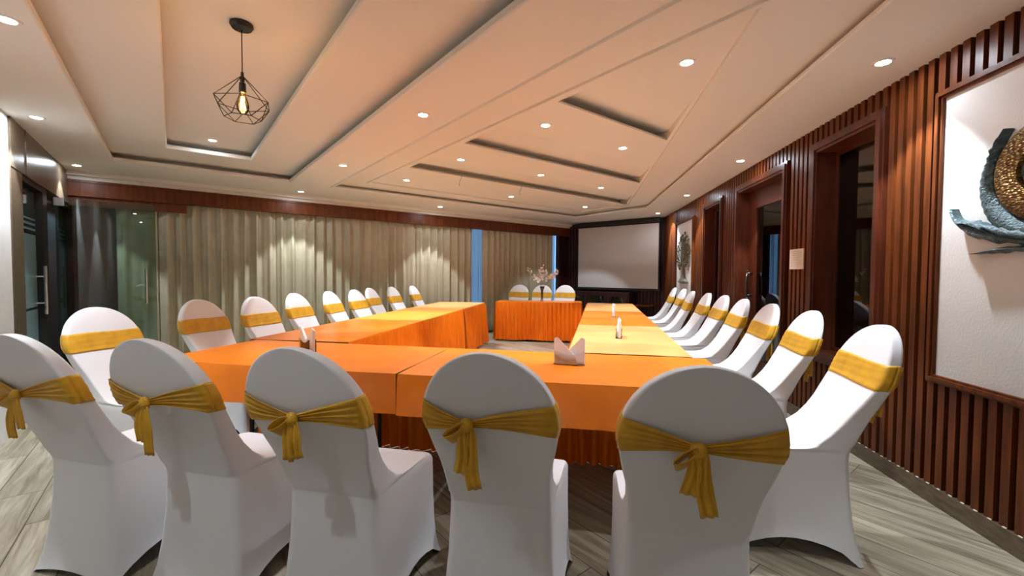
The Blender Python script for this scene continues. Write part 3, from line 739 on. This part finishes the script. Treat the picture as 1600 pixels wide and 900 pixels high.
# ------------------------------------------------------------------ tables, cloths, skirts
def plain_edge(t, s): return 0
def make_table(cx, cy, lx, ly, rz, label, clabel, mt, drape, seed, grp='banquet tables set in a U'):
    """drape: dict side->(kind, z_bottom); sides s(-y) n(+y) w(-x) e(+x)"""
    T = thing('banquet_table', label, 'table', (cx, cy, 0), rz, grp)
    bm = BM(); box(bm, -lx / 2 + 0.012, lx / 2 - 0.012, -ly / 2 + 0.012, ly / 2 - 0.012, 0.715, 0.741); bevel(bm, 0.004); obj('tabletop', bm, 'tablewood', T)
    for sx in (-1, 1):
        for sy in (-1, 1):
            bm = BM(); x = sx * (lx / 2 - 0.42); y = 0.04 + sy * (ly / 2 - 0.26)
            tube(bm, [(x, y, 0.0), (x, y, 0.71)], 0.014, 10); tube(bm, [(x, y, 0), (x, y, 0.015)], 0.019, 10)
            if sy < 0: tube(bm, [(x, y, 0.12), (x, -y, 0.12)], 0.010, 8)
            obj('table_leg', bm, 'steelleg', T, smooth=40)
    r = random.Random(seed)
    bm = BM(); nx, ny = 34, 16
    ph = [r.uniform(0, 6) for _ in range(6)]
    def top(x, y): return 0.7445 + 0.0008 * sin(x * 9 + ph[0]) * sin(y * 11 + ph[1]) + 0.0012 * (abs(sin(x * 5.2 + y * 2.0 + ph[2])) ** 12)
    grid(bm, [[(-lx / 2 + lx * i / nx, -ly / 2 + ly * j / ny, top(-lx / 2 + lx * i / nx, -ly / 2 + ly * j / ny)) for i in range(nx + 1)] for j in range(ny + 1)])
    # corners of the drape run round the table
    sides = [('s', (-lx / 2, -ly / 2), (lx / 2, -ly / 2), (0, -1)), ('e', (lx / 2, -ly / 2), (lx / 2, ly / 2), (1, 0)), ('n', (lx / 2, ly / 2), (-lx / 2, ly / 2), (0, 1)), ('w', (-lx / 2, ly / 2), (-lx / 2, -ly / 2), (-1, 0))]
    skirts = []
    for (k, p, q, nrm) in sides:
        if k not in drape: continue
        kind, zb = drape[k]
        ln = math.hypot(q[0] - p[0], q[1] - p[1]); n = max(40, int(ln * 80)) if kind == 'fall' else int(ln * 110)
        rows = []
        zl = ([0.7445, 0.738, 0.70, 0.66, 0.62, 0.58, 0.55, zb] if kind == 'fall' else [0.7445, 0.737, 0.72, 0.71])
        for z in zl:
            row = []
            f = (0.7445 - z) / 0.22
            for i in range(n + 1):
                s = i / n; x = p[0] + (q[0] - p[0]) * s; y = p[1] + (q[1] - p[1]) * s
                o_ = 0.004 * min(1, f * 6) + 0.020 * f * (0.5 + 0.5 * sin(s * ln * 11 + ph[3] + 1.3 * sin(s * ln * 3.1))) * (0.25 + abs(sin(s * ln * 2.2 + ph[4]))) + 0.0016 * f * sin(s * ln * 47 + z * 60)
                if z == 0.7445: o_ = 0
                zz = z - (0.004 * sin(s * ln * 5 + ph[5]) if z == zb else 0)
                row.append((x + nrm[0] * o_, y + nrm[1] * o_, zz if z != 0.7445 else 0.7445))
            rows.append(row)
        grid(bm, rows)
        if kind[:5] == 'skirt': skirts.append((k, p, q, nrm, zb, ln, -0.05 if kind == 'skirt_in' else 0.0))
    c = obj('tablecloth', bm, mt, smooth=50); c.location = (cx, cy, 0); c.rotation_euler = (0, 0, rz)
    tag(c, clabel, 'tablecloth', 'orange satin tablecloths')
    for (k, p, q, nrm, zb, ln, ins) in skirts:
        bm = BM(); nf = int(ln / 0.078); per = 8; n = nf * per
        amps = [r.uniform(0.5, 1.3) for _ in range(nf + 1)]; shf = [r.uniform(-0.4, 0.4) for _ in range(nf + 1)]
        rows = []
        for z in (0.711 if ins else 0.733, 0.70, 0.64, 0.55, 0.45, 0.35, 0.25, 0.15, 0.08, zb):
            f = min(1.0, (0.733 - z) / 0.70)
            row = []
            for i in range(n + 1):
                s = i / n; m_ = min(nf, i // per); t_ = (i % per) / per * 2 * PI
                A = (0.014 + 0.034 * f ** 0.6) * amps[m_]
                A2 = 0.010 * f * sin(s * ln * 13 + ph[0]) + 0.02 * f
                o_ = ins + 0.003 + A * (0.5 + 0.5 * cos(t_ + shf[m_] * f)) + A2
                x = p[0] + (q[0] - p[0]) * s; y = p[1] + (q[1] - p[1]) * s
                row.append((x + nrm[0] * o_, y + nrm[1] * o_, z + (0.006 * sin(s * ln * 9 + ph[1]) + 0.006 if z == zb and not ins else 0)))
            rows.append(row)
        grid(bm, rows); s_ = obj('pleated_skirt', bm, 'skirt', c, smooth=True)
    return T
F_ = 0.53
make_table((-2.62 - 1.029) / 2, 2.452, 1.591, 0.80, rad(-0.4), 'left folding table of the row nearest the camera under orange cloth', 'deep orange cloth on the left table of the near row', 'orange', {'s': ('fall', F_), 'n': ('skirt_in', 0.003), 'w': ('fall', F_)}, 1)
make_table((-1.024 + 0.66) / 2, 2.45, 1.684, 0.80, rad(0.2), 'right folding table of the row nearest the camera under orange cloth', 'deep orange cloth on the right table of the near row', 'orange', {'s': ('fall', F_), 'n': ('skirt_in', 0.003), 'e': ('fall', F_)}, 2)
for (y0, y1, mt, lab, cl, sd) in ((2.885, 4.492, 'pale', 'first table of the right row, behind the near row', 'orange cloth with pale sheen in its colour on the first table of the right row', 3),
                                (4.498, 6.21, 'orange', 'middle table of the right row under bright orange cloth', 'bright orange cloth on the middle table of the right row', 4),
                                (6.215, 7.95, 'pale', 'far table of the right row, nearest the projector screen', 'orange cloth with pale sheen in its colour on the far table of the right row', 5)):
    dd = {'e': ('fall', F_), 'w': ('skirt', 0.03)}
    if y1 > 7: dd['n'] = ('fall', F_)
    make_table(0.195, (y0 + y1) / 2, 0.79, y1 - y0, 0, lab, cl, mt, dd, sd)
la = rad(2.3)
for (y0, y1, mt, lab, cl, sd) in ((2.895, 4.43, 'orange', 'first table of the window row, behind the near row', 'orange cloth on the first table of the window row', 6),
                                (4.436, 6.03, 'golden', 'middle table of the window row under orange cloth with golden sheen in its colour', 'orange cloth with golden sheen in its colour on the middle table of the window row', 7),
                                (6.035, 7.50, 'pale', 'far table of the window row, nearest the head table', 'orange cloth with pale sheen in its colour on the far table of the window row', 8)):
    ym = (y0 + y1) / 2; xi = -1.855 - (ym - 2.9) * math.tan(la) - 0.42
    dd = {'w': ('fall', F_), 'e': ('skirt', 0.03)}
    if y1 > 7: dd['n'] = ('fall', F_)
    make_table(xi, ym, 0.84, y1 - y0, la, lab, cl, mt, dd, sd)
make_table(-1.12, 8.15, 1.60, 0.50, rad(3), 'head table at the far end in front of the curtain', 'orange cloth with pleated skirt on the head table', 'orange', {'s': ('skirt', 0.03), 'e': ('skirt', 0.03), 'w': ('skirt', 0.03), 'n': ('fall', F_)}, 9)

# ------------------------------------------------------------------ chairs
def rloop(z, yr, yf, wr, wf, rc, m=8, ncorner=5, hem=0.0):
    """closed rounded outline, starting at rear centre and running counter-clockwise seen from above"""
    cs = [(-wr, yr), (wr, yr), (wf, yf), (-wf, yf)]
    rc = min(rc, (yf - yr) * 0.45, wr * 0.45, wf * 0.45)
    pts = []
    names = ['rear', 'side', 'front', 'side']
    for i in range(4):
        p = Vector(cs[i]); q = Vector(cs[(i + 1) % 4]); d = (q - p); l = d.length; d.normalize()
        a = p + d * rc; b = q - d * rc
        for j in range(m):
            s = j / m; pt = a + (b - a) * s
            tt = (rc + (l - 2 * rc) * s) / l
            pts.append((pt, names[i], tt))
        # corner arc towards next side
        nx = Vector(cs[(i + 2) % 4]) - q; nx.normalize(); cc = q - d * rc + nx * rc
        for j in range(ncorner):
            t_ = j / ncorner * PI / 2
            pts.append((cc - nx * rc * cos(t_) + d * rc * sin(t_), names[i] if j < ncorner / 2 else names[(i + 1) % 4], 1.0 if j < ncorner / 2 else 0.0))
    out = []
    for (pt, nm, s) in pts:
        arch = sin(PI * max(0, min(1, s))) ** 0.8
        hh = {'rear': 0.030, 'side': 0.085, 'front': 0.05}[nm] * arch
        f = max(0.0, 1 - z / 0.25)
        pull = -0.020 * arch * f * (1 if nm != 'rear' else 0.5)
        n2 = {'rear': Vector((0, -1)), 'front': Vector((0, 1)), 'side': Vector((1 if pt.x > 0 else -1, 0))}[nm]
        q2 = pt + n2 * pull
        out.append(Vector((q2.x, q2.y, z + hh * f)))
    return out
LV = [(0.004, -0.272, 0.262, 0.232, 0.228), (0.03, -0.264, 0.252, 0.222, 0.222), (0.09, -0.252, 0.240, 0.206, 0.215), (0.18, -0.240, 0.230, 0.194, 0.211), (0.30, -0.230, 0.224, 0.184, 0.209),
      (0.40, -0.226, 0.221, 0.180, 0.209), (0.440, -0.226, 0.219, 0.178, 0.209), (0.458, -0.227, 0.213, 0.178, 0.207), (0.470, -0.228, 0.200, 0.177, 0.203), (0.477, -0.229, 0.178, 0.177, 0.199), (0.481, -0.230, 0.14, 0.177, 0.197), (0.483, -0.231, 0.09, 0.177, 0.196),
      (0.485, -0.232, 0.03, 0.176, 0.195), (0.490, -0.234, -0.025, 0.176, 0.192), (0.500, -0.238, -0.068, 0.176, 0.187), (0.520, -0.244, -0.102, 0.176, 0.182), (0.550, -0.256, -0.138, 0.177, 0.180),
      (0.60, -0.277, -0.180, 0.181, 0.182), (0.65, -0.298, -0.215, 0.187, 0.187), (0.70, -0.320, -0.246, 0.199, 0.199), (0.75, -0.342, -0.276, 0.208, 0.208), (0.80, -0.363, -0.305, 0.216, 0.216)]
def back_at(z):
    for a, b in zip(LV[:-1], LV[1:]):
        if a[0] <= z <= b[0]:
            t_ = (z - a[0]) / (b[0] - a[0]); return [a[i] + (b[i] - a[i]) * t_ for i in range(1, 5)]
    zc, R = 0.80, 0.240
    th = math.asin(min(1, (z - zc) / R)); w_ = 0.218 * cos(th)
    if z < zc: th = 0
    y = -0.363 - (z - zc) * 0.34
    return [y, y + 0.058 * (0.55 + 0.45 * cos(th)), w_, w_]
def cover_mesh():
    bm = BM(); rows = []
    for (z, yr, yf, wr, wf) in LV: rows.append(rloop(z, yr, yf, wr, wf, 0.012 if z > 0.5 else 0.028))
    for k in range(1, 17):
        th = k / 17 * PI / 2; z = 0.80 + 0.240 * sin(th); y0, y1, w1, w2 = back_at(z)
        w1 = max(w1, 0.012); rows.append(rloop(z, y0, y1, w1, w1, 0.012))
    V = grid(bm, rows, True)
    bm.faces.new(V[-1])
    return bm
def sash_mesh(kx=0.0, kz=0.815, tl=0.0, seed=0):
    """band across the front and round the sides, gathered to a knot at the rear"""
    r = random.Random(seed); bm = BM()
    zt, zb = 0.886, 0.775
    nz = 10; e = 0.0022
    def yr(z): return back_at(z)[0]
    def yf(z): return back_at(z)[1]
    def hw(z): return back_at(z)[2]
    # front + sides
    rows = []
    for j in range(nz + 1):
        v = j / nz; row = []
        for i in range(29):
            s = -1 + 2 * i / 28
            z = zb + (zt - zb) * v + 0.010 * s * s * 0 + 0.003 * sin(3 * s + seed) 
            W_ = hw(z) + e; yF = yf(z) + e; yR = yr(z) - e
            a = s
            if abs(s) > 0.86:
                f = (abs(s) - 0.86) / 0.14 * PI / 2; rr_ = 0.013
                x = (W_ - rr_ + rr_ * sin(f)) * (1 if s > 0 else -1); y = yF - rr_ + rr_ * cos(f)
            else: x = (W_ - 0.013) * s / 0.86; y = yF
            y += 0.0010 * sin(j * 2.1 + s * 3)
            row.append((x, y, z))
        # extend to rear corners
        z = row[0][2]
        L_ = []
        for f in (1, 0.5, 0): 
            zz = zb + (zt - zb) * v; L_.append((-(hw(zz) + e), yr(zz) + 0.018 + (yf(zz) - 0.018 - yr(zz) - 0.018) * (1 - f) * 0.999, zz))
        R_ = [(-p[0], p[1], p[2]) for p in reversed(L_)]
        rows.append(L_[:2] + row + R_[1:])
    grid(bm, rows)
    # rear halves
    for sgn in (-1, 1):
        rows = []
        N_ = 18
        for i in range(N_ + 1):
            s = i / N_      # 0 at the side, 1 at the knot
            row = []
            lift = tl * sgn
            for j in range(nz * 2 + 1):
                v = j / (nz * 2)
                ze = zb + (zt - zb) * v
                zk = kz + (v - 0.5) * 0.020
                g = s ** 0.9
                z = ze * (1 - g) + zk * g + lift * 0.02 * sin(PI * s)
                x0 = (hw(ze) + e) * sgn; x = x0 * (1 - s) + kx * s
                if i == 0: x = x0; y = yr(ze) + 0.018
                else:
                    pl = 0.0045 * (sin(v * PI * 9 + seed + sgn) + 0.5 * sin(v * PI * 15 + 2)) * min(1, s * 4)
                    y = yr(z) - 0.005 - 0.006 * min(1, s * 3) - 0.012 * s ** 3 + pl
                    if i == 1: x = sgn * (hw(ze) - 0.006)
                row.append((x, y, z))
            rows.append(row)
        grid(bm, rows)
    return bm
def strip(bm, pts, ws, nrm=(0, -1, 0), pleat=0.004, n=8, ph=0):
    pts = [Vector(p) for p in pts]; rows = []
    N_ = Vector(nrm)
    for i, p in enumerate(pts):
        d = (pts[min(i + 1, len(pts) - 1)] - pts[max(i - 1, 0)]).normalized(); sd = d.cross(N_)
        if sd.length < 0.2: sd = Vector((1, 0, 0))
        sd.normalize()
        rows.append([p + sd * ws[i] * (j / n - 0.5) + N_ * (pleat * cos((j / n) * PI * 4 + ph)) for j in range(n + 1)])
    grid(bm, rows)
def bow_mesh(kx, kz, seed, t1=0.20, t2=0.26, loop=1):
    bm = BM(); y = back_at(kz)[0] - 0.030; r = random.Random(seed)
    # knot
    rows = []
    for i in range(9):
        th = PI * i / 8; R = 0.019 * sin(th); rows.append([(kx + 0.022 * cos(th) * 1.0, y + R * 0.9 * cos(q) - 0.002, kz + R * 1.15 * sin(q) + 0.003 * cos(3 * q + th)) for q in [2 * PI * k / 14 for k in range(14)]])
    grid(bm, rows, True)
    return bm
def tail_mesh(kx, kz, ln, dx, wd, seed):
    bm = BM(); r = random.Random(seed); y0 = back_at(kz)[0] - 0.032; pts, ws = [], []
    for i in range(13):
        s = i / 12; z = kz - ln * s
        pts.append((kx + dx * s + 0.004 * sin(s * 6 + seed), y0 - 0.006 * sin(PI * s) + (-0.0) * s, z)); ws.append(0.016 + (wd * 1.25 - 0.016) * min(1, s * 1.8) ** 0.7)
    strip(bm, pts, ws, pleat=0.005, ph=seed)
    return bm
def loop_mesh(kx, kz, sgn, seed, sz=1.0):
    bm = BM(); y0 = back_at(kz)[0] - 0.034; rows = []
    for i in range(17):
        th = 2 * PI * i / 16
        cx_ = kx + sgn * 0.030 * sz * (1 - cos(th)); cz_ = kz - 0.022 * sz * (1 - cos(th)) + 0.013 * sz * sin(th)
        wv = 0.008 + 0.012 * sin(th / 2)
        rows.append([(cx_ + 0.3 * wv * v * sgn, y0 - wv * v * 1.1 - 0.004, cz_ + wv * v * 0.9) for v in (-1, -0.4, 0.3, 1)])
    grid(bm, rows); return bm
cover_src = None
def make_chair(loc, rz, label, group, var=None, seed=0):
    global cover_src
    t = thing('banquet_chair', label, 'chair', loc, rz, group)
    if cover_src is None:
        c = obj('chair_cover', cover_mesh(), 'white', t, smooth=True); cover_src = [c]
        for sx in (-1, 1):
            for sy in (-1, 1):
                bm = BM(); tube(bm, [(sx * 0.205, 0.235 if sy > 0 else -0.25, 0.0), (sx * 0.168, 0.205 if sy > 0 else -0.205, 0.18), (sx * 0.155, 0.19 if sy > 0 else -0.20, 0.42)], 0.011, 10)
                tube(bm, [(sx * 0.207, 0.237 if sy > 0 else -0.252, 0.0), (sx * 0.205, 0.235 if sy > 0 else -0.25, 0.02)], 0.014, 10)
                cover_src.append(obj('chair_leg', bm, 'steelleg', t, smooth=40))
    else:
        for q in cover_src:
            c = q.copy(); COL.objects.link(c); c.parent = t
    kx, kz, tl, t1, t2, lp = var or (0.0, 0.815, 0.0, 0.2, 0.25, -1)
    key = (kx, kz, tl, t1, t2, lp)
    if key not in make_chair.cache:
        s = obj('sash', sash_mesh(kx, kz, tl, seed), 'gold', t, smooth=True)
        k = obj('knot', bow_mesh(kx, kz, seed), 'gold', s, smooth=True)
        a = obj('sash_tail', tail_mesh(kx - 0.008, kz, t1, -0.012, 0.034, seed), 'gold', s, smooth=True)
        b = obj('sash_tail', tail_mesh(kx + 0.010, kz, t2, 0.016, 0.036, seed + 3), 'gold', s, smooth=True)
        l = obj('bow_loop', loop_mesh(kx, kz, lp, seed), 'gold', s, smooth=True)
        for q in (a, b, s, l):
            md = q.modifiers.new('thickness', 'SOLIDIFY'); md.thickness = 0.002; md.offset = 0
        make_chair.cache[key] = s
    else:
        tree_copy(make_chair.cache[key], t)
    return t
make_chair.cache = {}
# a chair faces local +y ; top of its back sits 0.37 behind its origin
def place(topx, topy, face, label, group, var=None, seed=0):
    # face: heading of the seat in degrees, clockwise from +y
    a = rad(face); ox = topx + 0.425 * sin(a); oy = topy + 0.425 * cos(a)
    return make_chair((ox, oy, 0), -a, label, group, var, seed)
FR = [(-2.12, 1.16, 3, 'white-covered chair at the far left of the front row, gold bow drooping left', (-0.035, 0.802, 0.2, 0.165, 0.125, -1)),
      (-1.545, 1.18, 2, 'second front-row chair from the left, gold bow with wide doubled tails', (-0.03, 0.805, 0.3, 0.14, 0.185, -1)),
      (-0.935, 1.15, 1, 'middle chair of the front row, gold bow with a short loop and broad tail', (-0.02, 0.803, 0.2, 0.135, 0.125, -1)),
      (-0.328, 1.20, 0, 'second front-row chair from the right, thin knot with two narrow gold tails', (-0.06, 0.81, 0.3, 0.15, 0.195, -1)),
      (0.272, 1.15, 0, 'rightmost front-row chair, large gold bow with long hanging tail', (-0.012, 0.81, -0.2, 0.12, 0.175, -1))]
for i, (x, y, f, l, v) in enumerate(FR): place(x, y, f, l, 'front row chairs seen from behind', v, i + 1)
ordw = ['nearest', 'second', 'third', 'fourth', 'fifth', 'sixth', 'seventh', 'eighth', 'farthest']
LR = [(-3.21, 2.17, 90), (-3.32, 2.99, 90), (-3.22, 3.49, 88), (-3.36, 4.20, 84), (-3.33, 4.78, 80), (-3.35, 5.38, 86), (-3.50, 6.05, 84), (-3.47, 6.70, 88), (-3.38, 7.34, 86)]
LL = ['large white-covered chair in front of the open glass door, nearest of the window row', 'chair in front of the first curtain, beside the left near table corner', 'slightly turned chair before the first curtain, third from the camera in the window row',
      'chair behind the left napkin holder, fourth in the window row', 'chair right of the bright curtain edge, fifth in the window row', 'sixth chair in the window row, before the shaded curtain',
      'seventh chair in the window row, close beside the sixth', 'eighth chair in the window row, standing alone before the dark folds', 'farthest and smallest chair of the window row']
for i, (x, y, f) in enumerate(LR): place(x, y, f, LL[i], 'window row chairs')
RR = [(1.31, 2.30, -88), (1.38, 3.12, -88), (1.385, 3.80, -90), (1.39, 4.49, -90), (1.41, 5.22, -92), (1.38, 5.84, -90), (1.31, 6.42, -88), (1.38, 7.42, -90), (1.34, 8.05, -88)]
RL = ['large chair nearest the camera on the slatted wall side, whole back and seat visible', 'second chair along the slatted wall, in front of the near window', 'third chair along the slatted wall, before the notice',
      'fourth chair along the slatted wall, under the door pane', 'fifth chair along the slatted wall, below the door handle', 'sixth chair along the slatted wall, beside the door frame',
      'seventh chair along the slatted wall, in front of the far window', 'eighth chair along the slatted wall, below the tree panel', 'farthest chair along the slatted wall, by the projector screen']
for i, (x, y, f) in enumerate(RR): place(x, y, f, RL[i], 'slatted wall row chairs')
for i, (x, l) in enumerate(((-1.66, 'left of the three chairs behind the head table'), (-1.17, 'middle chair behind the head table, partly behind the vase'), (-0.69, 'right of the three chairs behind the head table'))):
    place(x, 9.0 + i * 0.02, 180 + 2, l, 'chairs behind the head table')

# ------------------------------------------------------------------ napkin holders, napkins, vase
ZT = 0.7465
def holder(x, y, rz, label, nl, brown=False):
    t = thing('napkin_holder', label, 'napkin holder', (x, y, ZT), rz, 'acrylic napkin holders')
    hw_, hh, dp = 0.090, 0.084, 0.022
    ol = [(-hw_, 0.0), (hw_, 0.0), (hw_, hh)] + [(hw_ - 2 * hw_ * k / 12, hh - 0.028 * sin(PI * k / 12)) for k in range(1, 12)] + [(-hw_, hh)]
    for s in (-1, 1):
        bm = BM(); prism(bm, ol, lambda a, d, z: Vector((a, d, z)), s * dp - 0.0015, s * dp + 0.0015); obj('side_plate', bm, 'acrylic', t)
    bm = BM(); box(bm, -hw_, hw_, -dp + 0.0015, dp - 0.0015, 0.0, 0.003); obj('base_plate', bm, 'acrylic', t)
    # napkins: two folded triangular packs crossing
    for k, s in enumerate((-1, 1)):
        P0 = (x, y, ZT)
        bm = BM()
        for q in range(5):
            dd = -0.016 + q * 0.0034 if s < 0 else 0.001 + q * 0.0034
            tri = [(s * 0.086, 0.003), (s * 0.088, 0.148 - q * 0.003), (s * 0.070, 0.158 - q * 0.003), (-s * 0.035, 0.050), (-s * 0.045, 0.003)]
            prism(bm, tri, lambda a, d, z: Vector((a, d, z)), dd, dd + 0.0028)
        o = obj('napkin_stack', bm, 'paper', loc=(x, y, ZT + 0.001)); o.rotation_euler = (0, 0, rz)
        tag(o, nl[k], 'napkins', 'folded paper napkins')
    if brown:
        bm = BM(); box(bm, -hw_ + 0.003, hw_ - 0.003, dp - 0.004, dp - 0.0016, 0.003, 0.045); obj('brown_insert', bm, 'amber', t)
holder(-0.163, 2.485, rad(-3), 'clear acrylic napkin holder on the right near table', ('white napkins leaning left in the holder on the right near table', 'white napkins leaning right in the holder on the right near table'))
holder(0.172, 3.66, rad(84), 'clear napkin holder seen end-on on the pale-sheen table of the right row', ('napkins near side of the end-on holder on the pale-sheen right table', 'napkins far side of the end-on holder on the pale-sheen right table'))
holder(0.185, 5.45, rad(88), 'small napkin holder on the orange middle table of the right row', ('napkins near side of the holder on the orange right table', 'napkins far side of the holder on the orange right table'))
holder(-1.92, 2.53, rad(-32), 'brownish acrylic napkin holder on the left near table', ('white napkins leaning left in the brownish holder', 'white napkins leaning right in the brownish holder'), brown=True)
vx, vy = -1.065, 8.12
t = thing('flower_vase', 'slim flared glass vase on the head table', 'vase', (vx, vy, ZT))
bm = BM(); lathe(bm, [(0.030, 0.0), (0.032, 0.006), (0.022, 0.03), (0.019, 0.10), (0.024, 0.20), (0.042, 0.285), (0.040, 0.285), (0.021, 0.20), (0.016, 0.10), (0.018, 0.03), (0.001, 0.02)], 28)
obj('vase_body', bm, 'vaseglass', t, smooth=True)
t = thing('blossom_spray', 'spray of cream blossoms on brown twigs standing in the glass vase', 'flowers', (vx, vy, ZT + 0.03))
bmT = BM(); bmP = BM(); bmQ = BM(); fr = random.Random(5)
def blossom(bm, c, s):
    ax = Vector((fr.uniform(-0.6, 0.6), fr.uniform(-1, -0.2), fr.uniform(-0.2, 0.8))).normalized(); u_ = ax.orthogonal().normalized(); v_ = ax.cross(u_)
    for k in range(5):
        a = 2 * PI * k / 5; d = u_ * cos(a) + v_ * sin(a); e_ = ax.cross(d)
        pts = [c, c + d * s * 0.5 + e_ * s * 0.36 + ax * s * 0.15, c + d * s + e_ * s * 0.2 + ax * s * 0.35, c + d * s - e_ * s * 0.2 + ax * s * 0.35, c + d * s * 0.5 - e_ * s * 0.36 + ax * s * 0.15]
        bm.faces.new([bm.verts.new(p) for p in pts])
for (dx, dz, dy) in ((-0.27, 0.60, -0.02), (-0.16, 0.46, 0.05), (-0.05, 0.56, -0.03), (0.01, 0.68, 0.03), (0.08, 0.60, -0.05), (0.15, 0.47, 0.04), (0.26, 0.53, 0.0), (0.31, 0.56, -0.04), (-0.09, 0.42, -0.07)):
    pts = [Vector((0.0 + 0.003 * dx, 0, 0.0)), Vector((dx * 0.05, dy * 0.05, 0.18)), Vector((dx * 0.25, dy * 0.3, 0.30)), Vector((dx * 0.7, dy * 0.7, 0.30 + (dz - 0.30) * 0.55)), Vector((dx, dy, dz))]
    tube(bmT, pts, [0.003, 0.003, 0.0025, 0.002, 0.0012], 6)
    for k in range(13):
        s = fr.uniform(0.25, 1.0); i = min(3, 2 + int(s * 2)); 
        a = pts[2].lerp(pts[3], s * 2) if s < 0.5 else pts[3].lerp(pts[4], (s - 0.5) * 2)
        c = a + Vector((fr.uniform(-0.032, 0.032), fr.uniform(-0.03, 0.03), fr.uniform(-0.02, 0.03)))
        blossom(bmQ if fr.random() < 0.12 else bmP, c, fr.uniform(0.016, 0.027))
obj('twigs', bmT, 'twig', t, smooth=True); obj('cream_blossoms', bmP, 'petal', t); obj('blush_blossoms', bmQ, 'petalpink', t)
